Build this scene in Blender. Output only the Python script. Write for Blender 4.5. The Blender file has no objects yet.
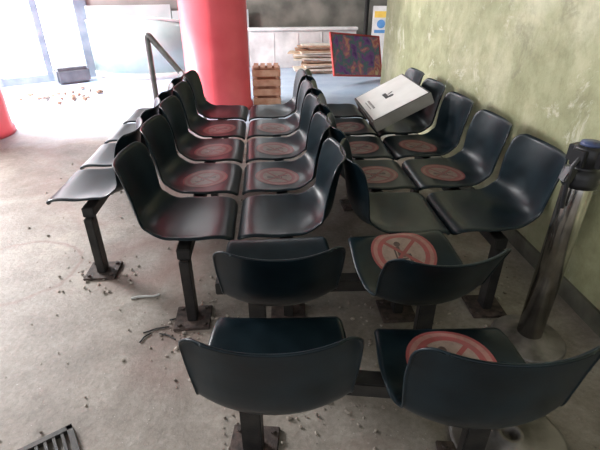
import bpy, bmesh, math, random, bisect
from mathutils import Vector, Matrix
random.seed(7)
S = bpy.context.scene
S.view_settings.view_transform = 'Standard'
COL = S.collection
rad = math.radians

# ---------------------------------------------------------------- materials
def new_mat(name):
    m = bpy.data.materials.new(name); m.use_nodes = True
    nt = m.node_tree; b = nt.nodes["Principled BSDF"]
    return m, nt, b

def noise_mat(name, c1, c2, scale=4, rough=0.8, bump=0.0, metal=0.0, detail=6, lo=0.35, hi=0.65, bscale=None, rough2=None, spec=None):
    m, nt, b = new_mat(name)
    tc = nt.nodes.new("ShaderNodeTexCoord")
    n = nt.nodes.new("ShaderNodeTexNoise"); n.inputs["Scale"].default_value = scale; n.inputs["Detail"].default_value = detail
    nt.links.new(tc.outputs["Object"], n.inputs["Vector"])
    r = nt.nodes.new("ShaderNodeValToRGB")
    r.color_ramp.elements[0].position = lo; r.color_ramp.elements[1].position = hi
    r.color_ramp.elements[0].color = (*c1, 1); r.color_ramp.elements[1].color = (*c2, 1)
    nt.links.new(n.outputs["Fac"], r.inputs["Fac"])
    nt.links.new(r.outputs["Color"], b.inputs["Base Color"])
    b.inputs["Roughness"].default_value = rough
    b.inputs["Metallic"].default_value = metal
    if spec is not None: b.inputs["Specular IOR Level"].default_value = spec
    if rough2 is not None:
        mr = nt.nodes.new("ShaderNodeMapRange"); mr.inputs["To Min"].default_value = rough; mr.inputs["To Max"].default_value = rough2
        nt.links.new(n.outputs["Fac"], mr.inputs["Value"]); nt.links.new(mr.outputs["Result"], b.inputs["Roughness"])
    if bump > 0:
        n2 = nt.nodes.new("ShaderNodeTexNoise"); n2.inputs["Scale"].default_value = bscale or scale * 6; n2.inputs["Detail"].default_value = 5
        nt.links.new(tc.outputs["Object"], n2.inputs["Vector"])
        bp = nt.nodes.new("ShaderNodeBump"); bp.inputs["Strength"].default_value = bump; bp.inputs["Distance"].default_value = 0.01
        nt.links.new(n2.outputs["Fac"], bp.inputs["Height"]); nt.links.new(bp.outputs["Normal"], b.inputs["Normal"])
    return m

M_shell = noise_mat("black_plastic", (0.003, 0.008, 0.012), (0.008, 0.018, 0.025), 9, 0.26, 0.02, rough2=0.40, bscale=150, spec=0.28)
M_steel_black = noise_mat("black_painted_steel", (0.006, 0.006, 0.007), (0.022, 0.02, 0.018), 20, 0.5, 0.1)
M_plate = noise_mat("rusty_plate", (0.03, 0.022, 0.02), (0.10, 0.07, 0.06), 30, 0.75, 0.3)
M_chrome = noise_mat("dusty_chrome", (0.30, 0.29, 0.28), (0.64, 0.62, 0.59), 7, 0.10, 0.03, metal=1.0, rough2=0.28)
M_disc = noise_mat("dirty_metal_disc", (0.10, 0.09, 0.08), (0.32, 0.29, 0.27), 9, 0.5, 0.1, metal=0.4)
M_red = noise_mat("red_column_paint", (0.88, 0.115, 0.15), (0.96, 0.15, 0.19), 3, 0.3)
M_rubble = noise_mat("rubble", (0.16, 0.13, 0.11), (0.5, 0.44, 0.38), 40, 0.9, 0.3)
M_brick = noise_mat("brick_bits", (0.16, 0.10, 0.07), (0.42, 0.30, 0.22), 25, 0.9, 0.3)
M_white = noise_mat("white_plastic", (0.6, 0.6, 0.58), (0.75, 0.75, 0.73), 8, 0.5)
M_rail = noise_mat("grey_rail", (0.22, 0.22, 0.23), (0.36, 0.36, 0.36), 12, 0.35, metal=0.6)
M_darkconc = noise_mat("dark_concrete", (0.10, 0.10, 0.085), (0.24, 0.235, 0.20), 2.2, 0.85, 0.2)
M_pale = noise_mat("pale_panel", (0.50, 0.58, 0.60), (0.68, 0.74, 0.75), 2.5, 0.3)
M_green = noise_mat("pale_green_glass", (0.34, 0.47, 0.47), (0.50, 0.61, 0.60), 2.0, 0.12)
M_parapet = noise_mat("parapet", (0.55, 0.55, 0.54), (0.82, 0.82, 0.80), 3.5, 0.6)
M_frame = noise_mat("window_frame", (0.20, 0.27, 0.34), (0.30, 0.37, 0.44), 5, 0.4)
M_ceil = noise_mat("grey_plaster", (0.27, 0.27, 0.26), (0.35, 0.35, 0.34), 2, 0.9)
M_cartonside = noise_mat("carton_side", (0.28, 0.27, 0.25), (0.38, 0.36, 0.34), 6, 0.7)
M_cartonwhite = noise_mat("carton_white", (0.74, 0.73, 0.72), (0.84, 0.83, 0.82), 5, 0.6)
M_ink = noise_mat("dark_ink", (0.02, 0.02, 0.022), (0.05, 0.05, 0.05), 30, 0.6)
M_greyink = noise_mat("grey_ink", (0.25, 0.24, 0.24), (0.35, 0.34, 0.33), 30, 0.6)
M_redframe = noise_mat("red_frame", (0.42, 0.04, 0.04), (0.55, 0.07, 0.06), 10, 0.4)
M_rubberblack = noise_mat("black_cap", (0.01, 0.01, 0.012), (0.02, 0.02, 0.025), 15, 0.4)
M_blue = noise_mat("blue_cap", (0.05, 0.07, 0.16), (0.08, 0.1, 0.2), 15, 0.4)
M_grate = noise_mat("cast_iron", (0.012, 0.012, 0.012), (0.05, 0.045, 0.04), 25, 0.6, 0.2)
M_skirt = noise_mat("dull_skirting", (0.05, 0.05, 0.038), (0.18, 0.175, 0.13), 5, 0.8)
M_greybox = noise_mat("grey_box", (0.10, 0.12, 0.14), (0.16, 0.18, 0.2), 6, 0.6)
woods = [noise_mat("wood_a", (0.46, 0.33, 0.22), (0.62, 0.48, 0.35), 7, 0.75),
         noise_mat("wood_b", (0.55, 0.48, 0.40), (0.74, 0.68, 0.58), 7, 0.75),
         noise_mat("wood_c", (0.34, 0.20, 0.13), (0.5, 0.33, 0.22), 7, 0.75)]
M_crate = noise_mat("crate_wood", (0.58, 0.26, 0.17), (0.80, 0.48, 0.35), 8, 0.75)

def mixnode(nt, f, a, bb, mode='MIX'):
    N, L = nt.nodes.new, nt.links.new
    x = N("ShaderNodeMix"); x.data_type = 'RGBA'; x.blend_type = mode
    if isinstance(f, float): x.inputs["Factor"].default_value = f
    else: L(f, x.inputs["Factor"])
    for s, v in (("A", a), ("B", bb)):
        sock = [i for i in x.inputs if i.name == s and i.type == 'RGBA'][0]
        if isinstance(v, tuple): sock.default_value = (*v, 1)
        else: L(v, sock)
    return [o for o in x.outputs if o.type == 'RGBA'][0]

def floor_mat():
    m, nt, b = new_mat("dusty_concrete_floor")
    N, L = nt.nodes.new, nt.links.new
    geo = N("ShaderNodeNewGeometry"); sep = N("ShaderNodeSeparateXYZ"); L(geo.outputs["Position"], sep.inputs[0])
    def noise(sc, det=6, rough=0.6, dist=0.0):
        n = N("ShaderNodeTexNoise"); n.inputs["Scale"].default_value = sc; n.inputs["Detail"].default_value = det
        n.inputs["Roughness"].default_value = rough; n.inputs["Distortion"].default_value = dist; L(geo.outputs["Position"], n.inputs["Vector"]); return n
    def ramp(src, p0, c0, p1, c1):
        r = N("ShaderNodeValToRGB"); e = r.color_ramp.elements
        e[0].position = p0; e[1].position = p1; e[0].color = (*c0, 1); e[1].color = (*c1, 1); L(src, r.inputs["Fac"]); return r
    mix = lambda f, a, bb, mode='MIX': mixnode(nt, f, a, bb, mode)
    base = ramp(noise(1.3, 8, 0.62, 0.6).outputs["Fac"], 0.33, (0.205, 0.178, 0.153), 0.66, (0.42, 0.38, 0.335))
    mid = ramp(noise(5, 7, 0.68).outputs["Fac"], 0.35, (0.78, 0.765, 0.75), 0.6, (1.04, 1.04, 1.04))
    c = mix(1.0, base.outputs["Color"], mid.outputs["Color"], 'MULTIPLY')
    fine = ramp(noise(38, 8, 0.75).outputs["Fac"], 0.33, (0.74, 0.73, 0.72), 0.60, (1.05, 1.05, 1.05))
    c = mix(1.0, c, fine.outputs["Color"], 'MULTIPLY')
    red = ramp(noise(0.9, 5, 0.6, 1.0).outputs["Fac"], 0.53, (0, 0, 0), 0.69, (0.55, 0.55, 0.55))
    c = mix(red.outputs["Color"], c, (0.26, 0.15, 0.125))
    speck = ramp(noise(70, 3).outputs["Fac"], 0.68, (0, 0, 0), 0.74, (1, 1, 1))
    c = mix(speck.outputs["Color"], c, (0.55, 0.52, 0.48))
    speck2 = ramp(noise(55, 3).outputs["Fac"], 0.26, (0.8, 0.8, 0.8), 0.32, (0, 0, 0))
    c = mix(speck2.outputs["Color"], c, (0.10, 0.085, 0.075))
    def ringstain(cx, cy, r, wd, st, c):
        cb = N("ShaderNodeCombineXYZ"); cb.inputs[0].default_value = cx; cb.inputs[1].default_value = cy
        dn = N("ShaderNodeVectorMath"); dn.operation = 'DISTANCE'; L(geo.outputs["Position"], dn.inputs[0]); L(cb.outputs[0], dn.inputs[1])
        nn = noise(2.5, 4)
        a = N("ShaderNodeMath"); a.operation = 'MULTIPLY_ADD'; L(nn.outputs["Fac"], a.inputs[0]); a.inputs[1].default_value = 0.15; L(dn.outputs["Value"], a.inputs[2])
        s = N("ShaderNodeMath"); s.operation = 'SUBTRACT'; L(a.outputs[0], s.inputs[0]); s.inputs[1].default_value = r + 0.075
        ab = N("ShaderNodeMath"); ab.operation = 'ABSOLUTE'; L(s.outputs[0], ab.inputs[0])
        mr = N("ShaderNodeMapRange"); L(ab.outputs[0], mr.inputs["Value"]); mr.inputs["From Max"].default_value = wd; mr.inputs["To Min"].default_value = st; mr.inputs["To Max"].default_value = 0
        return mix(mr.outputs["Result"], c, (0.18, 0.09, 0.075))
    c = ringstain(-1.45, 2.2, 0.32, 0.02, 0.5, c)
    c = ringstain(-0.75, 2.25, 0.20, 0.16, 0.55, c)
    c = ringstain(-0.45, 1.45, 0.12, 0.14, 0.4, c)
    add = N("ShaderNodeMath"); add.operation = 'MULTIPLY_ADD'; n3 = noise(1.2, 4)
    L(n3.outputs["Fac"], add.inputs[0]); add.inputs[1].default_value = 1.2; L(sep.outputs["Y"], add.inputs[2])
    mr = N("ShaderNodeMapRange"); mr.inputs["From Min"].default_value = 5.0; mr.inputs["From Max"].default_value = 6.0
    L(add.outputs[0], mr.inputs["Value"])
    blue = ramp(noise(3).outputs["Fac"], 0.35, (0.36, 0.48, 0.62), 0.65, (0.50, 0.61, 0.72))  # clean bluish floor, its colour also whitened to carry light from the glazing
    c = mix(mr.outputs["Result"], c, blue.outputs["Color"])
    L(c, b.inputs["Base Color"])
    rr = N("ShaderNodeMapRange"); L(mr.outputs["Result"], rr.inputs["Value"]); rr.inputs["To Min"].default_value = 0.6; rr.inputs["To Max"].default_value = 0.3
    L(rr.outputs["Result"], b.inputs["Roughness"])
    bp = N("ShaderNodeBump"); bp.inputs["Strength"].default_value = 0.4; bp.inputs["Distance"].default_value = 0.01
    L(noise(35, 8, 0.7).outputs["Fac"], bp.inputs["Height"]); L(bp.outputs["Normal"], b.inputs["Normal"])
    return m
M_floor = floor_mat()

def wall_mat():
    m, nt, b = new_mat("mottled_green_cream_plaster")
    N, L = nt.nodes.new, nt.links.new
    geo = N("ShaderNodeNewGeometry")
    def noise(sc, det=6, rough=0.6, dist=0.0):
        n = N("ShaderNodeTexNoise"); n.inputs["Scale"].default_value = sc; n.inputs["Detail"].default_value = det
        n.inputs["Roughness"].default_value = rough; n.inputs["Distortion"].default_value = dist
        L(geo.outputs["Position"], n.inputs["Vector"]); return n
    def ramp(src, p0, c0, p1, c1):
        r = N("ShaderNodeValToRGB"); e = r.color_ramp.elements
        e[0].position = p0; e[1].position = p1; e[0].color = (*c0, 1); e[1].color = (*c1, 1); L(src, r.inputs["Fac"]); return r
    r = ramp(noise(1.2, 8, 0.6, 0.3).outputs["Fac"], 0.34, (0.29, 0.30, 0.165), 0.66, (0.62, 0.61, 0.43))
    e = r.color_ramp.elements.new(0.5); e.color = (0.42, 0.425, 0.255, 1)
    r2 = ramp(noise(7, 9, 0.75).outputs["Fac"], 0.32, (0.72, 0.72, 0.67), 0.58, (1.03, 1.03, 1.03))
    c = mixnode(nt, 1.0, r.outputs["Color"], r2.outputs["Color"], 'MULTIPLY')
    r3 = ramp(noise(2.2, 9, 0.75, 0.8).outputs["Fac"], 0.57, (0, 0, 0), 0.65, (0.55, 0.55, 0.55))
    c = mixnode(nt, r3.outputs["Color"], c, (0.23, 0.22, 0.14))
    r4 = ramp(noise(3.1, 9, 0.78, 0.6).outputs["Fac"], 0.57, (0, 0, 0), 0.63, (0.6, 0.6, 0.6))
    c = mixnode(nt, r4.outputs["Color"], c, (0.72, 0.71, 0.58))
    L(c, b.inputs["Base Color"])
    b.inputs["Roughness"].default_value = 0.65
    bp = N("ShaderNodeBump"); bp.inputs["Strength"].default_value = 0.6; bp.inputs["Distance"].default_value = 0.01
    L(noise(12, 8, 0.75).outputs["Fac"], bp.inputs["Height"]); L(bp.outputs["Normal"], b.inputs["Normal"])
    return m
M_wall = wall_mat()

def emis_mat(name, col, st):
    m, nt, b = new_mat(name)
    b.inputs["Base Color"].default_value = (*col, 1); b.inputs["Emission Color"].default_value = (*col, 1)
    b.inputs["Emission Strength"].default_value = st; return m
M_pane = emis_mat("daylit_glass", (0.96, 0.98, 1.0), 4.5)

def sticker_mat(name, k, dirt):
    m, nt, b = new_mat(name)
    N, L = nt.nodes.new, nt.links.new
    uv = N("ShaderNodeUVMap"); sep = N("ShaderNodeSeparateXYZ"); L(uv.outputs[0], sep.inputs[0])
    def mth(op, a, bb=None, c=None):
        n = N("ShaderNodeMath"); n.operation = op
        for i, v in enumerate((a, bb, c)):
            if v is None: continue
            if isinstance(v, (int, float)): n.inputs[i].default_value = v
            else: L(v, n.inputs[i])
        return n.outputs[0]
    X = mth('SUBTRACT', sep.outputs[0], 0.5); Y = mth('SUBTRACT', sep.outputs[1], 0.5)
    def circ(cx, cy, r):
        dx = mth('SUBTRACT', X, cx); dy = mth('SUBTRACT', Y, cy)
        d = mth('SQRT', mth('ADD', mth('MULTIPLY', dx, dx), mth('MULTIPLY', dy, dy)))
        return mth('LESS_THAN', d, r)
    def rect(cx, cy, hw, hh, rot=0.0):
        c, s = math.cos(rot), math.sin(rot)
        dx = mth('SUBTRACT', X, cx); dy = mth('SUBTRACT', Y, cy)
        rx = mth('ADD', mth('MULTIPLY', dx, c), mth('MULTIPLY', dy, s))
        ry = mth('SUBTRACT', mth('MULTIPLY', dy, c), mth('MULTIPLY', dx, s))
        return mth('MULTIPLY', mth('LESS_THAN', mth('ABSOLUTE', rx), hw), mth('LESS_THAN', mth('ABSOLUTE', ry), hh))
    inner = circ(0, 0, 0.33)
    icon = mth('MAXIMUM', circ(-0.05, 0.19, 0.05), rect(-0.06, 0.05, 0.028, 0.09))
    icon = mth('MAXIMUM', icon, rect(0.02, -0.04, 0.09, 0.026)); icon = mth('MAXIMUM', icon, rect(0.09, -0.13, 0.024, 0.09))
    icon = mth('MAXIMUM', icon, rect(-0.12, -0.04, 0.013, 0.17)); icon = mth('MAXIMUM', icon, rect(-0.03, -0.095, 0.08, 0.012))
    slash = mth('MULTIPLY', mth('MAXIMUM', rect(0, 0, 0.34, 0.028, rad(-45)), rect(0, 0, 0.34, 0.028, rad(45))), inner)
    sc = lambda c: tuple(v * k for v in c)
    mx = lambda f, a, c: mixnode(nt, f, a, c)
    c = mx(inner, sc((0.40, 0.095, 0.10)), sc((0.40, 0.30, 0.265)))
    band = mth('SUBTRACT', circ(0, 0, 0.46), circ(0, 0, 0.40))
    c = mx(band, c, sc((0.46, 0.23, 0.21)))
    c = mx(mth('MULTIPLY', icon, inner), c, sc((0.09, 0.06, 0.06)))
    c = mx(slash, c, sc((0.35, 0.09, 0.09)))
    n = N("ShaderNodeTexNoise"); n.inputs["Scale"].default_value = 7; L(uv.outputs[0], n.inputs["Vector"]); n.inputs["Detail"].default_value = 8; n.inputs["Roughness"].default_value = 0.7
    r = N("ShaderNodeValToRGB"); r.color_ramp.elements[0].position = 0.42; r.color_ramp.elements[0].color = (0, 0, 0, 1); r.color_ramp.elements[1].position = 0.65; r.color_ramp.elements[1].color = (dirt, dirt, dirt, 1)
    L(n.outputs["Fac"], r.inputs["Fac"])
    c = mixnode(nt, r.outputs[0], c, sc((0.18, 0.12, 0.11)))
    L(c, b.inputs["Base Color"]); b.inputs["Roughness"].default_value = 0.4; b.inputs["Specular IOR Level"].default_value = 0.3
    return m
M_stick = sticker_mat("worn_sticker_print", 0.62, 0.6)  # darker version of the same print, for the long rows
M_stick_near = sticker_mat("round_sticker_print", 0.88, 0.5)

def poster_mat():
    m, nt, b = new_mat("colourful_print")
    N, L = nt.nodes.new, nt.links.new
    tc = N("ShaderNodeTexCoord")
    n = N("ShaderNodeTexNoise"); n.inputs["Scale"].default_value = 4.0; n.inputs["Distortion"].default_value = 0.3; n.inputs["Detail"].default_value = 5
    L(tc.outputs["Object"], n.inputs["Vector"])
    r = N("ShaderNodeValToRGB"); L(n.outputs["Fac"], r.inputs["Fac"]); cr = r.color_ramp
    cr.elements[0].position = 0.30; cr.elements[0].color = (0.08, 0.05, 0.14, 1)
    cr.elements[1].position = 0.70; cr.elements[1].color = (0.75, 0.58, 0.28, 1)
    for p, c in ((0.40, (0.26, 0.10, 0.28)), (0.46, (0.10, 0.22, 0.18)), (0.51, (0.40, 0.14, 0.22)), (0.57, (0.70, 0.34, 0.18)), (0.63, (0.50, 0.10, 0.12))):
        e = cr.elements.new(p); e.color = (*c, 1)
    L(r.outputs[0], b.inputs["Base Color"]); b.inputs["Roughness"].default_value = 0.2
    return m
M_poster = poster_mat()
M_yel = noise_mat("yellow_print", (0.75, 0.5, 0.08), (0.85, 0.6, 0.12), 10, 0.5)
M_bluep = noise_mat("blue_print", (0.08, 0.25, 0.5), (0.12, 0.3, 0.6), 10, 0.5)

# ---------------------------------------------------------------- helpers
def link(o): COL.objects.link(o); return o
def top(o, label, cat, group=None, kind=None):
    o["label"] = label; o["category"] = cat
    if group: o["group"] = group
    if kind: o["kind"] = kind
def mesh_obj(name, bm, mats, parent=None, loc=(0, 0, 0), smooth=False):
    me = bpy.data.meshes.new(name); bm.to_mesh(me); bm.free()
    for m in (mats if isinstance(mats, (list, tuple)) else [mats]): me.materials.append(m)
    if smooth:
        for p in me.polygons: p.use_smooth = True
    o = bpy.data.objects.new(name, me); link(o); o.location = loc
    if parent: o.parent = parent
    return o
def add_box(bm, c, s, rot=None, mi=0, bevel=0.0):
    r = bmesh.ops.create_cube(bm, size=1.0)
    vs = r["verts"]
    M = Matrix.Translation(Vector(c)) @ (rot if rot else Matrix.Identity(4)) @ Matrix.Diagonal((*s, 1))
    bmesh.ops.transform(bm, matrix=M, verts=vs)
    fs = set(f for v in vs for f in v.link_faces)
    for f in fs: f.material_index = mi
    if bevel > 0:
        es = list(set(e for v in vs for e in v.link_edges))
        bmesh.ops.bevel(bm, geom=es, offset=bevel, segments=2, affect='EDGES', clamp_overlap=True)
def box_obj(name, c, s, mat, parent=None, bevel=0.0, rz=0.0):
    bm = bmesh.new(); add_box(bm, (0, 0, 0), s, bevel=bevel)
    o = mesh_obj(name, bm, mat, parent, c); o.rotation_euler[2] = rz; return o
def add_cyl(bm, c, r1, r2, h, seg=32, mi=0, M=None):
    r = bmesh.ops.create_cone(bm, cap_ends=True, segments=seg, radius1=r1, radius2=r2, depth=h)
    T = Matrix.Translation(Vector(c))
    bmesh.ops.transform(bm, matrix=T @ (M if M else Matrix.Identity(4)), verts=r["verts"])
    for f in set(f for v in r["verts"] for f in v.link_faces):
        f.material_index = mi
        if len(f.verts) == 4: f.smooth = True
def empty(name, loc, rz=0.0):
    o = bpy.data.objects.new(name, None); link(o); o.location = loc; o.rotation_euler[2] = rz; o.empty_display_size = 0.1; return o
def revolve(bm, prof, seg=40, mi=0):
    rings = []
    for r, z in prof:
        rings.append([bm.verts.new((max(r, 1e-4) * math.cos(2 * math.pi * k / seg), max(r, 1e-4) * math.sin(2 * math.pi * k / seg), z)) for k in range(seg)])
    for a, b in zip(rings, rings[1:]):
        for k in range(seg):
            f = bm.faces.new((a[k], a[(k + 1) % seg], b[(k + 1) % seg], b[k])); f.material_index = mi; f.smooth = True

# ---------------------------------------------------------------- seat shell
PROF = [(0.213, -0.040), (0.208, -0.018), (0.187, -0.002), (0.145, 0.004), (0.075, 0.000), (0.0, -0.008), (-0.085, -0.012),
        (-0.152, -0.004), (-0.198, 0.020), (-0.227, 0.062), (-0.242, 0.12), (-0.253, 0.19), (-0.266, 0.26), (-0.280, 0.328)]
def catmull(P, n):
    out = []
    P = [P[0]] + P + [P[-1]]
    for i in range(1, len(P) - 2):
        for k in range(n):
            t = k / n
            a, b, c, d = P[i - 1], P[i], P[i + 1], P[i + 2]
            out.append(tuple(0.5 * (2 * b[j] + (c[j] - a[j]) * t + (2 * a[j] - 5 * b[j] + 4 * c[j] - d[j]) * t * t + (-a[j] + 3 * b[j] - 3 * c[j] + d[j]) * t ** 3) for j in (0, 1)))
    out.append(P[-2]); return out
DENSE = catmull(PROF, 12)
ARC = [0.0]
for a, b in zip(DENSE, DENSE[1:]): ARC.append(ARC[-1] + math.dist(a, b))
LEN = ARC[-1]
def prof_at(s):
    s = min(max(s, 0), LEN)
    i = min(max(bisect.bisect_right(ARC, s) - 1, 0), len(ARC) - 2)
    t = (s - ARC[i]) / (ARC[i + 1] - ARC[i])
    return tuple(DENSE[i][j] * (1 - t) + DENSE[i + 1][j] * t for j in (0, 1))
def lerp_tab(tab, s):
    f = s / LEN
    for (a, x), (b, y) in zip(tab, tab[1:]):
        if f <= b:
            t = (f - a) / (b - a); t = t * t * (3 - 2 * t); return x + (y - x) * t
    return tab[-1][1]
WT = [(0, 0.212), (0.3, 0.225), (0.52, 0.212), (0.62, 0.209), (0.84, 0.219), (1.0, 0.216)]
DT = [(0, 0.004), (0.2, 0.012), (0.4, 0.028), (0.56, 0.062), (0.72, 0.070), (1.0, 0.064)]
RT, RF = 0.062, 0.06
def halfw(s):
    w = lerp_tab(WT, s)
    if s < RF: w -= RF - math.sqrt(max(RF * RF - (RF - s) ** 2, 0))
    if LEN - s < RT: w -= RT - math.sqrt(max(RT * RT - (RT - (LEN - s)) ** 2, 0))
    return w
def surf(x, s, lift=0.0):
    y, z = prof_at(s)
    y0, z0 = prof_at(s - 0.006); y1, z1 = prof_at(s + 0.006)
    ty, tz = y1 - y0, z1 - z0; l = math.hypot(ty, tz); ty /= l; tz /= l
    ny, nz = tz, -ty
    hw = halfw(s); u = abs(x) / 0.215
    d = lerp_tab(DT, s) * min(u, 1.1) ** 2.2
    e = min(hw - abs(x), s + 0.02, LEN - s)
    if e < 0.014:
        k = 1 - max(e, 0) / 0.014; d -= 0.010 * k * k
    d += lift
    return Vector((x, y + ny * d, z + nz * d))
def shell_mesh():
    bm = bmesh.new()
    ss = [0, 0.004, 0.010, 0.018, 0.028, 0.042]
    k = 0.06
    while k < LEN - 0.085: ss.append(k); k += 0.020
    ss += [LEN - x for x in (0.08, 0.06, 0.042, 0.028, 0.018, 0.011, 0.005, 0.002, 0.0)]
    us = [0, .15, .3, .45, .6, .72, .82, .89, .935, .965, .985, 1.0]
    us = [-x for x in us[:0:-1]] + us
    grid = []
    for s in ss:
        hw = halfw(s); grid.append([bm.verts.new(surf(u * hw, s)) for u in us])
    for a, b in zip(grid, grid[1:]):
        for j in range(len(us) - 1):
            bm.faces.new((a[j], a[j + 1], b[j + 1], b[j]))
    bmesh.ops.recalc_face_normals(bm, faces=bm.faces)
    bm.normal_update()
    cf = min(bm.faces, key=lambda f: (f.calc_center_median() - Vector((0, 0, 0))).length)
    if cf.normal.z < 0: bmesh.ops.reverse_faces(bm, faces=bm.faces)
    bm.normal_update()
    vs = list(bm.verts); nrm = {v: v.normal.copy() for v in vs}
    low = {v: bm.verts.new(v.co - nrm[v] * 0.007) for v in vs}
    fs = list(bm.faces); be = [e for e in bm.edges if len(e.link_faces) == 1]
    for f in fs: bm.faces.new([low[v] for v in reversed(f.verts)])
    for e in be:
        l = e.link_loops[0]; a, b = l.vert, l.link_loop_next.vert
        bm.faces.new((b, a, low[a], low[b]))
    me = bpy.data.meshes.new("seat_shell"); bm.to_mesh(me); bm.free()
    for p in me.polygons: p.use_smooth = True
    me.materials.append(M_shell); return me
SHELL = shell_mesh()
def sticker_mesh(s0=0.225, R=0.130, mat=None):
    bm = bmesh.new(); uvl = bm.loops.layers.uv.new("UVMap")
    seg = 40; nr = 8
    rings = []; info = {}
    for i in range(1, nr + 1):
        ring = []
        for k in range(seg):
            a = 2 * math.pi * k / seg; x = R * i / nr * math.cos(a); t = R * i / nr * math.sin(a)
            v = bm.verts.new(surf(x, s0 - t, 0.0018)); info[v] = (0.5 + x / R / 2, 0.5 + t / R / 2); ring.append(v)
        rings.append(ring)
    c = bm.verts.new(surf(0, s0, 0.0018)); info[c] = (0.5, 0.5)
    for k in range(seg): bm.faces.new((c, rings[0][k], rings[0][(k + 1) % seg]))
    for a, b in zip(rings, rings[1:]):
        for k in range(seg): bm.faces.new((a[k], b[k], b[(k + 1) % seg], a[(k + 1) % seg]))
    bmesh.ops.recalc_face_normals(bm, faces=bm.faces); bm.normal_update()
    if sum(f.normal.z for f in bm.faces) < 0: bmesh.ops.reverse_faces(bm, faces=bm.faces)
    for f in bm.faces:
        f.smooth = True
        for l in f.loops: l[uvl].uv = info[l.vert]
    me = bpy.data.meshes.new("seat_sticker"); bm.to_mesh(me); bm.free(); me.materials.append(mat or M_stick); return me
STICK = sticker_mesh()
STICK_FRONT = sticker_mesh(0.165, 0.138, M_stick_near)
STICK_MID = sticker_mesh(0.200, 0.138, M_stick_near)
def shared_box(name, s, mat, bevel=0.0):
    bm = bmesh.new(); add_box(bm, (0, 0, 0), s, bevel=bevel)
    me = bpy.data.meshes.new(name); bm.to_mesh(me); bm.free(); me.materials.append(mat); return me
BRK = shared_box("seat_bracket", (0.14, 0.18, 0.018), M_steel_black, 0.003)
bm = bmesh.new(); add_box(bm, (0, 0, 0), (0.17, 0.17, 0.014), bevel=0.003)
for sx in (-1, 1):
    for sy in (-1, 1): add_cyl(bm, (sx * 0.06, sy * 0.06, 0.012), 0.010, 0.010, 0.012, 6)
PLATE = bpy.data.meshes.new("foot_plate"); bm.to_mesh(PLATE); bm.free(); PLATE.materials.append(M_plate)

def inst(name, me, parent, loc, rz=0.0):
    o = bpy.data.objects.new(name, me); link(o); o.parent = parent; o.location = loc; o.rotation_euler[2] = rz; return o
def bench(loc, rz, n, sp, stickers, legs, label, jitter=0.0, seatz=0.445, yaws=None, tilts=None, stick=None):
    e = empty("beam_bench", (loc[0], loc[1], 0), rz)
    top(e, label, "waiting room bench", "beam benches in the waiting area")
    bt = seatz - 0.036      # beam top
    box_obj("support_beam", (0, -0.01, bt - 0.0275), (n * sp - 0.02, 0.06, 0.055), M_steel_black, e, 0.004)
    LEG = shared_box("leg", (0.07, 0.045, bt - 0.055 - 0.014), M_steel_black, 0.004)
    for lx in legs:
        inst("leg", LEG, e, (lx, -0.01, 0.014 + (bt - 0.069) / 2))
        inst("foot_plate", PLATE, e, (lx, -0.01, 0.007), random.uniform(-0.05, 0.05))
    for i in range(n):
        x = (i - (n - 1) / 2) * sp
        sh = inst("seat_shell", SHELL, e, (x, 0, seatz), (yaws[i] if yaws else 0) + random.uniform(-jitter, jitter))
        if tilts: sh.rotation_euler[0] = tilts[i]
        inst("seat_bracket", BRK, sh, (0, -0.01, -0.0285))
        if i in stickers:
            st = inst("seat_sticker", stick or STICK, sh, (0, 0, 0), 0.0)
            st["label"] = "round faded red and beige no-sitting sticker"
    return e
P90 = math.pi / 2
SP = 0.49
bench((-0.385, 2.90), -P90, 5, SP, {3, 2, 1}, (-1.2, 0, 1.2), "black plastic five-seat beam bench with round stickers on middle seats", 0.025)
bench((0.060, 2.90), P90, 5, SP, {1, 2, 3}, (-1.2, 0, 1.2), "black plastic five-seat beam bench, front edges touching the facing row", 0.025)
bench((0.619, 2.88), -P90, 5, SP, {3, 2, 1}, (-1.2, 0, 1.2), "black plastic five-seat beam bench carrying a tilted white carton", 0.025)
bench((1.052, 2.88), P90, 5, SP, {1, 2}, (-1.2, 0, 1.2), "black plastic five-seat beam bench with its backs along the green wall", 0.025)
bench((-0.970, 3.105), P90, 4, SP, set(), (-0.96, 0.96), "black plastic beam bench facing bare floor, backed onto another bench")
bench((0.290, 1.455), rad(-2), 2, 0.53, {1}, (-0.36, 0.36), "black plastic two-seat beam bench with one round red sticker", seatz=0.435, yaws=(rad(2), rad(7)), tilts=(rad(10), rad(14)), stick=STICK_FRONT)
bench((0.268, 0.940), rad(-9.5), 2, 0.535, {1}, (-0.36, 0.37), "black plastic two-seat beam bench with dusty teal-black shell backs", seatz=0.432, yaws=(rad(6), rad(6)), tilts=(rad(1), rad(-1)), stick=STICK_MID)

# ---------------------------------------------------------------- setting
def structure(o):
    o["kind"] = "structure"; return o
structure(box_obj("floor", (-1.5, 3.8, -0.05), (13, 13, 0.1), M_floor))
structure(box_obj("wall_right", (1.62, 2.45, 1.6), (0.2, 7.0, 3.2), M_wall))
structure(box_obj("baseboard_right", (1.512, 2.45, 0.05), (0.016, 7.0, 0.10), M_skirt))
structure(box_obj("ceiling", (-1.5, 3.8, 3.26), (13, 13, 0.1), M_ceil))
def wall_seg(name, p0, p1, z0, z1, th, mat, off=0.0):
    p0, p1 = Vector(p0), Vector(p1); d = p1 - p0; n = Vector((-d.y, d.x)).normalized()
    c = (p0 + p1) / 2 + n * (th / 2 + off)
    return box_obj(name, (c.x, c.y, (z0 + z1) / 2), (d.length, th, z1 - z0), mat, None, 0.0, math.atan2(d.y, d.x))
structure(wall_seg("wall_back", (-0.3, 9.15), (4.0, 9.3), 0, 3.2, 0.15, M_darkconc))
structure(wall_seg("wall_far_right", (4.0, 9.3), (4.0, 5.0), 0, 3.2, 0.15, M_darkconc))
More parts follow.
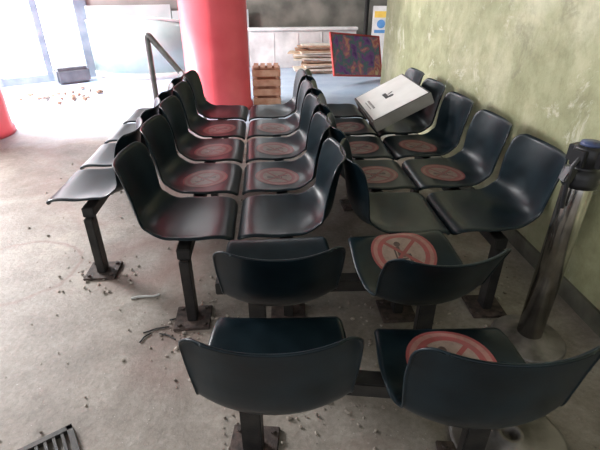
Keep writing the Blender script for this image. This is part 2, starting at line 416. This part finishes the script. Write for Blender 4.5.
structure(wall_seg("wall_back_left", (-1.62, 8.68), (-0.3, 9.15), 0, 3.2, 0.15, M_ceil))
structure(wall_seg("wall_back_corner", (-2.97, 8.24), (-1.62, 8.68), 0, 3.2, 0.15, M_ceil))
structure(wall_seg("trim_1", (-2.90, 8.23), (-1.62, 8.65), 0, 1.1, 0.05, M_pale, -0.08))
structure(wall_seg("trim_2", (-1.60, 8.64), (-0.3, 9.08), 0, 1.0, 0.05, M_pale, -0.08))
A = Vector((-6.4, 5.82)); B = Vector((-2.97, 8.24)); D = (B - A); DL = D.length; D.normalize()
marks = [0, 0.9, 1.8, 2.75, 3.50, DL - 0.02]
ang = math.atan2(D.y, D.x)
for i, t in enumerate(marks):
    p = A + D * t; w = 0.20 if i in (len(marks) - 1,) else 0.10
    structure(box_obj("trim_%d" % (i + 3), (p.x, p.y, 1.6), (w, 0.12, 3.2), M_frame, None, 0.005, ang))
for i, (t0, t1) in enumerate(zip(marks, marks[1:])):
    q = A + D * ((t0 + t1) / 2); L_ = t1 - t0 - 0.09
    structure(box_obj("window_%d" % (i + 1), (q.x, q.y, 1.62), (L_ , 0.02, 3.0), M_pane, None, 0, ang))
    structure(box_obj("trim_%d" % (i + 12), (q.x, q.y, 0.055), (L_, 0.10, 0.11), M_frame, None, 0.004, ang))

bm = bmesh.new()
add_box(bm, (0, 0, 0.33), (2.0, 0.12, 0.66), bevel=0.01); add_box(bm, (0, -0.01, 0.68), (2.04, 0.18, 0.05), bevel=0.008)
for x in (-0.55, -0.1, 0.35, 0.8): add_box(bm, (x, -0.062, 0.33), (0.012, 0.01, 0.64))
o = mesh_obj("low_partition", bm, M_parapet, None, (0.72, 8.85, 0)); o.rotation_euler[2] = 0.03
top(o, "low pale panelled partition standing before the dark back wall", "partition")

def arc_wall(bm, cx, cy, r, a0, a1, z0, z1, th, mi=0, n=28, slope=0.0):
    prev = None
    for k in range(n + 1):
        t = k / n; a = a0 + (a1 - a0) * t; zt = z1 + slope * math.sin(math.pi * t)
        ring = [bm.verts.new((cx + rr * math.cos(a), cy + rr * math.sin(a), z)) for rr, z in ((r, z0), (r + th, z0), (r + th, zt), (r, zt))]
        if prev:
            for j in range(4):
                f = bm.faces.new((prev[j], prev[(j + 1) % 4], ring[(j + 1) % 4], ring[j])); f.material_index = mi; f.smooth = (j in (1, 3))
        else: bm.faces.new(ring)
        prev = ring
    bm.faces.new(prev[::-1])
e = empty("curved_partition", (-2.05, 8.9, 0)); top(e, "curved pale green glass partition with white rim", "partition")
bm = bmesh.new(); arc_wall(bm, 0, 0, 1.10, rad(-142), rad(-50), 0.10, 0.86, 0.02, slope=0.08); mesh_obj("glass_panel", bm, M_green, e)
bm = bmesh.new(); arc_wall(bm, 0, 0, 1.09, rad(-142), rad(-50), 0.0, 0.10, 0.04); mesh_obj("plinth", bm, M_white, e)
pts = [(1.11 * math.cos(rad(-142 + 92 * k / 24)), 1.11 * math.sin(rad(-142 + 92 * k / 24)), 0.875 + 0.08 * math.sin(math.pi * k / 24)) for k in range(25)]

def tube(name, pts, r, mat, parent=None, loc=(0, 0, 0), res=6):
    cu = bpy.data.curves.new(name, 'CURVE'); cu.dimensions = '3D'; cu.bevel_depth = r; cu.bevel_resolution = res; cu.use_fill_caps = True
    sp = cu.splines.new('POLY'); sp.points.add(len(pts) - 1)
    for p, q in zip(sp.points, pts): p.co = (*q, 1)
    o = bpy.data.objects.new(name, cu); link(o)
    dg = bpy.context.evaluated_depsgraph_get(); me = bpy.data.meshes.new_from_object(o.evaluated_get(dg))
    bpy.data.objects.remove(o); me.name = name; me.materials.clear(); me.materials.append(mat)
    for p in me.polygons: p.use_smooth = True
    o = bpy.data.objects.new(name, me); link(o); o.location = loc
    if parent: o.parent = parent
    return o
tube("top_rim", pts, 0.02, M_white, e)

def column(loc, r):
    bm = bmesh.new(); revolve(bm, [(0, 0), (r + 0.02, 0), (r + 0.02, 0.06), (r, 0.07), (r, 3.2), (0, 3.2)], 64)
    for f in bm.faces:
        if abs(f.normal.z) > 0.9: f.smooth = False
    return mesh_obj("column", bm, M_red, None, loc)
c = column((-0.60, 5.90, 0), 0.40); top(c, "thick round pillar painted glossy red behind the benches", "column")
c = column((-3.17, 4.85, 0), 0.40); top(c, "thick round red pillar standing on bare floor near windows", "column")

def bend(p0, p1, p2, n=6, r=0.06):
    p0, p1, p2 = map(Vector, (p0, p1, p2)); a = p1 + (p0 - p1).normalized() * r; b = p1 + (p2 - p1).normalized() * r
    return [tuple((1 - t) ** 2 * a + 2 * t * (1 - t) * p1 + t * t * b) for t in [k / n for k in range(n + 1)]]
e = empty("handrail", (-1.18, 4.90, 0)); top(e, "bent grey metal tube handrail beside the red pillar", "handrail")
pts = [(0, 0, 0.01)] + bend((0, 0, 0), (0, 0, 1.0), (0.5, -0.05, 0.35)) + [(0.52, -0.05, 0.32)]
tube("rail_tube", pts, 0.030, M_rail, e)
tube("support_post", [(0.50, -0.05, 0.01), (0.50, -0.05, 0.36)], 0.02, M_rail, e)
bm = bmesh.new(); add_cyl(bm, (0, 0, 0.006), 0.06, 0.055, 0.012); mesh_obj("base_flange", bm, M_rail, e)
bm = bmesh.new(); add_cyl(bm, (0.50, -0.05, 0.006), 0.06, 0.055, 0.012); mesh_obj("base_flange", bm, M_rail, e)

bm = bmesh.new(); revolve(bm, [(0, 0), (0.07, 0), (0.07, 0.02), (0.04, 0.03), (0.04, 3.1), (0, 3.1)], 24)
o = mesh_obj("pole", bm, M_steel_black, None, (1.84, 8.60, 0)); top(o, "thin black vertical metal pole by the back wall", "pole")

zz = 0.0
for i in range(19):
    h = random.choice([0.018, 0.024, 0.032]); w = random.uniform(0.65, 1.1); d = random.uniform(0.22, 0.42)
    o = box_obj("wooden_board", (1.04 + random.uniform(-0.10, 0.10), 8.28 + random.uniform(-0.05, 0.05), zz + h / 2 + 0.0005), (w, d, h), random.choice(woods + [woods[1]]), None, 0.003, random.uniform(-0.2, 0.2))
    top(o, "rough wooden board in a loose stack by the low partition", "board", "stacked wooden boards"); zz += h + 0.001

bm = bmesh.new()
for sx in (-1, 1):
    for sy in (-1, 1): add_box(bm, (sx * 0.14, sy * 0.14, 0.24), (0.04, 0.04, 0.48))
for k in range(4):
    z = 0.07 + k * 0.118
    for s in (-1, 1):
        add_box(bm, (0, s * 0.168, z), (0.36, 0.016, 0.08)); add_box(bm, (s * 0.172, 0, z), (0.016, 0.32, 0.08))
for k in range(4): add_box(bm, (-0.13 + k * 0.087, 0, 0.488), (0.06, 0.35, 0.016))
o = mesh_obj("wooden_crate", bm, M_crate, None, (0.01, 6.02, 0)); top(o, "small reddish slatted wooden crate beside the red pillar", "crate")

e = empty("framed_poster", (1.52, 7.38, 0), rad(33)); top(e, "red-edged board with glossy multicoloured print leaning askew", "poster board")
R = Matrix.Translation((0, 0, 0.085)) @ Matrix.Rotation(rad(-20), 4, 'X') @ Matrix.Rotation(rad(7), 4, 'Y')
bm = bmesh.new(); add_box(bm, (0, 0, 0.33), (1.02, 0.02, 0.60)); bmesh.ops.transform(bm, matrix=R, verts=bm.verts); mesh_obj("printed_panel", bm, M_poster, e)
bm = bmesh.new()
for s in (-1, 1): add_box(bm, (s * 0.52, 0, 0.33), (0.025, 0.035, 0.66), bevel=0.003)
for z in (0.012, 0.648): add_box(bm, (0, 0, z), (1.065, 0.035, 0.025), bevel=0.003)
bmesh.ops.transform(bm, matrix=R, verts=bm.verts); mesh_obj("frame", bm, M_redframe, e)

e = empty("standing_sign", (2.03, 8.25, 0), rad(-10)); top(e, "white standing sign panel with yellow and blue print", "sign")
bm = bmesh.new(); add_box(bm, (0, 0, 0.55), (0.30, 0.02, 1.06), bevel=0.004); add_box(bm, (0, 0, 0.01), (0.32, 0.3, 0.02)); mesh_obj("sign_panel", bm, M_white, e)
bm = bmesh.new()
add_box(bm, (0, -0.012, 0.95), (0.24, 0.004, 0.1), mi=0); add_cyl(bm, (0.0, -0.012, 0.80), 0.07, 0.07, 0.004, 24, 1, Matrix.Rotation(P90, 4, 'X'))
add_box(bm, (0, -0.012, 0.68), (0.22, 0.004, 0.05), mi=1)
mesh_obj("sign_print", bm, [M_yel, M_bluep], e)

bm = bmesh.new(); add_box(bm, (0, 0, 0.12), (0.50, 0.3, 0.22), bevel=0.03); add_box(bm, (0, 0, 0.235), (0.45, 0.25, 0.03), bevel=0.01)
o = mesh_obj("storage_box", bm, M_greybox, None, (-3.14, 7.70, 0)); o.rotation_euler[2] = ang
top(o, "dark blue-grey storage box on the floor before the glazing", "box")

e = empty("flat_carton", (0.955, 3.44, 0.665)); e.rotation_euler = (0, rad(-27), rad(0)); top(e, "flat white cardboard carton with dark picture, tilted across the seats", "carton")
CW, CL, CH = 0.45, 0.72, 0.085
bm = bmesh.new(); add_box(bm, (0, 0, -CH / 2), (CW, CL, CH), bevel=0.004); mesh_obj("carton_body", bm, M_cartonside, e)
bm = bmesh.new(); add_box(bm, (0, 0, 0.0005), (CW - 0.006, CL - 0.006, 0.002)); mesh_obj("lid_border", bm, M_ink, e)
bm = bmesh.new(); add_box(bm, (0, 0, 0.002), (CW - 0.03, CL - 0.03, 0.003)); mesh_obj("lid_panel", bm, M_cartonwhite, e)
bm = bmesh.new()
add_box(bm, (-0.02, 0.02, 0.0045), (0.03, 0.13, 0.002)); add_cyl(bm, (0.01, -0.03, 0.0045), 0.024, 0.024, 0.002, 20); add_box(bm, (0.022, 0.035, 0.0045), (0.045, 0.014, 0.002), Matrix.Rotation(0.5, 4, 'Z'))
mesh_obj("product_picture", bm, M_ink, e)
bm = bmesh.new()
for k in range(9): add_box(bm, (-0.15, -0.11 + k * 0.026, 0.0045), (0.016, 0.017, 0.002))
add_box(bm, (-0.175, 0.0, 0.0045), (0.006, 0.2, 0.002))
mesh_obj("caption_print", bm, M_greyink, e)

e = empty("stanchion", (1.16, 1.44, 0)); top(e, "scuffed chrome queue barrier post with black head and blue cap", "barrier post")
bm = bmesh.new(); revolve(bm, [(0, 0), (0.155, 0), (0.16, 0.01), (0.15, 0.022), (0.09, 0.034), (0.06, 0.05), (0, 0.05)], 48); mesh_obj("post_base", bm, M_disc, e)
bm = bmesh.new(); revolve(bm, [(0, 0.045), (0.053, 0.045), (0.053, 0.79), (0.049, 0.81), (0, 0.81)], 40); mesh_obj("post_tube", bm, M_chrome, e)
bm = bmesh.new(); revolve(bm, [(0, 0.78), (0.060, 0.78), (0.064, 0.80), (0.060, 0.815), (0.064, 0.84), (0.048, 0.848), (0.044, 0.86), (0.052, 0.865), (0.052, 0.925), (0.044, 0.935), (0, 0.937)], 40)
for k in range(4):
    M = Matrix.Rotation(k * P90 + 0.4, 4, 'Z'); add_box(bm, M @ Vector((0.054, 0, 0.895)), (0.024, 0.05, 0.06), M, bevel=0.003)
add_box(bm, (-0.068, -0.02, 0.83), (0.035, 0.035, 0.055), Matrix.Rotation(0.3, 4, 'Y'), bevel=0.004)
mesh_obj("belt_head", bm, M_rubberblack, e)
bm = bmesh.new(); revolve(bm, [(0, 0.935), (0.038, 0.935), (0.036, 0.946), (0, 0.948)], 30); mesh_obj("cap", bm, M_blue, e)
pts = [(-0.05, -0.03, 0.90), (-0.074, -0.035, 0.87), (-0.070, -0.03, 0.80), (-0.060, -0.03, 0.70)]
tube("hanging_strap", pts, 0.008, M_rubberblack, e)
bm = bmesh.new(); revolve(bm, [(0, 0), (0.20, 0), (0.205, 0.012), (0.19, 0.02), (0.05, 0.026), (0.045, 0.05), (0.03, 0.05), (0.03, 0.01), (0, 0.01)], 48)
o = mesh_obj("metal_disc", bm, M_disc, None, (0.82, 0.95, 0)); top(o, "loose dirty round metal disc lying under the bench", "metal disc")

bm = bmesh.new()
for s in (-1, 1): add_box(bm, (s * 0.14, 0, 0.0), (0.02, 0.30, 0.02)); add_box(bm, (0, s * 0.14, 0.0), (0.30, 0.02, 0.02))
for k in range(9): add_box(bm, (-0.112 + k * 0.028, 0, 0.0), (0.010, 0.28, 0.016))
o = mesh_obj("floor_grate", bm, M_grate, None, (-0.81, 0.92, 0.0105)); o.rotation_euler[2] = rad(32); top(o, "black cast iron slotted grate lying on the floor", "grate")

pts = [(-0.07, -0.012, 0.006), (-0.04, -0.002, 0.006), (0, 0.002, 0.006), (0.04, 0.0, 0.006), (0.07, 0.012, 0.006)]
o = tube("plastic_strip", pts, 0.006, M_white, None, (-0.67, 1.89, 0.0)); top(o, "thin curved white plastic strip on the dusty floor", "strip")
for i, (x, y, l, a) in enumerate([(-0.56, 1.63, 0.12, 0.3), (-0.50, 1.58, 0.09, -0.5), (-0.60, 1.58, 0.07, 1.0), (-0.46, 1.70, 0.1, 0.1)]):
    o = tube("wire_scrap", [(-l / 2, 0, 0.005), (0, 0.008, 0.005), (l / 2, 0, 0.005)], 0.0035, M_steel_black, None, (x, y, 0)); o.rotation_euler[2] = a
    top(o, "short dark scrap of wire near the bench foot", "wire scrap", "wire scraps on the floor")

def rock(bm, c, r):
    q = bmesh.ops.create_icosphere(bm, subdivisions=1, radius=r)["verts"]
    sc = Vector((random.uniform(0.7, 1.3), random.uniform(0.7, 1.3), random.uniform(0.5, 0.8)))
    Rz = Matrix.Rotation(random.uniform(0, 6), 4, 'Z')
    for v in q:
        v.co = Rz @ Vector((v.co.x * sc.x, v.co.y * sc.y, v.co.z * sc.z)) * random.uniform(0.8, 1.2)
    mz = min(v.co.z for v in q)
    for v in q: v.co += Vector((c[0], c[1], c[2] - mz))
placed = []
while len(placed) < 20:
    r = random.choice([0.03, 0.035, 0.045, 0.06]); x = random.gauss(-2.90, 0.22); y = random.gauss(6.55, 0.22)
    if all(math.hypot(x - a, y - b) > 1.5 * (r + c) for a, b, c in placed): placed.append((x, y, r))
for x, y, r in placed:
    bm = bmesh.new(); rock(bm, (0, 0, 0), r)
    o = mesh_obj("brick_fragment", bm, M_brick if random.random() < 0.7 else M_rubble, None, (x, y, 0)); top(o, "small broken brick piece on the bright floor", "brick fragment", "brick fragments near the glazing")
bm = bmesh.new()
cents = [(-0.37, 1.70), (-0.37, 1.70), (-0.40, 1.55), (0.62, 1.68), (0.06, 1.69), (-0.95, 2.14), (-0.10, 0.98), (1.05, 1.68), (0.62, 1.38), (1.2, 1.9), (0.2, 1.2), (-0.05, 1.35)]
for i in range(950):
    if i % 3: cx, cy = random.choice(cents); x = random.gauss(cx, 0.12); y = random.gauss(cy, 0.11)
    else: x = random.uniform(-1.8, 1.4); y = random.uniform(0.7, 4.5)
    if x > 1.46: continue
    rock(bm, (x, y, 0.0), random.choice([0.003, 0.004, 0.005, 0.007, 0.010]))
o = mesh_obj("rubble_crumbs", bm, M_rubble); top(o, "scattered plaster crumbs and grit on the floor", "rubble", None, "stuff")

# ---------------------------------------------------------------- light
w = bpy.data.worlds.new("World"); S.world = w; w.use_nodes = True
bg = w.node_tree.nodes["Background"]; bg.inputs["Color"].default_value = (0.92, 0.95, 1.0, 1); bg.inputs["Strength"].default_value = 1.0
def area(loc, target, size, energy, color, sy=None):
    l = bpy.data.lights.new("window_light", 'AREA'); l.energy = energy; l.color = color; l.size = size
    if sy: l.shape = 'RECTANGLE'; l.size_y = sy
    o = bpy.data.objects.new("window_light", l); link(o); o.location = loc
    o.rotation_euler = (Vector(target) - Vector(loc)).to_track_quat('-Z', 'Y').to_euler(); return o
area((-5.2, 5.8, 2.7), (-2.4, 4.9, 0), 2.0, 860, (1.0, 0.985, 0.985), 1.2)  # daylight of the glazing, lamp hung just inside it
area((-1.0, 8.2, 2.9), (0.6, 3.0, 0.4), 2.5, 60, (0.95, 0.98, 1.0), 0.6)  # added lamp under the ceiling; this stretch of wall has no window
area((-3.5, 1.0, 2.9), (1.2, 3.0, 0.6), 2.0, 72, (1.0, 0.98, 0.94), 1.5)  # added fill lamp brightening the right wall and seats, no window here

# ---------------------------------------------------------------- camera
cam = bpy.data.cameras.new("camera"); cam.lens = 26.4; cam.sensor_width = 36
co = bpy.data.objects.new("camera", cam); link(co)
co.location = (0, 0, 1.45); co.rotation_euler = (rad(90 - 29), 0, rad(-4.3))
S.camera = co
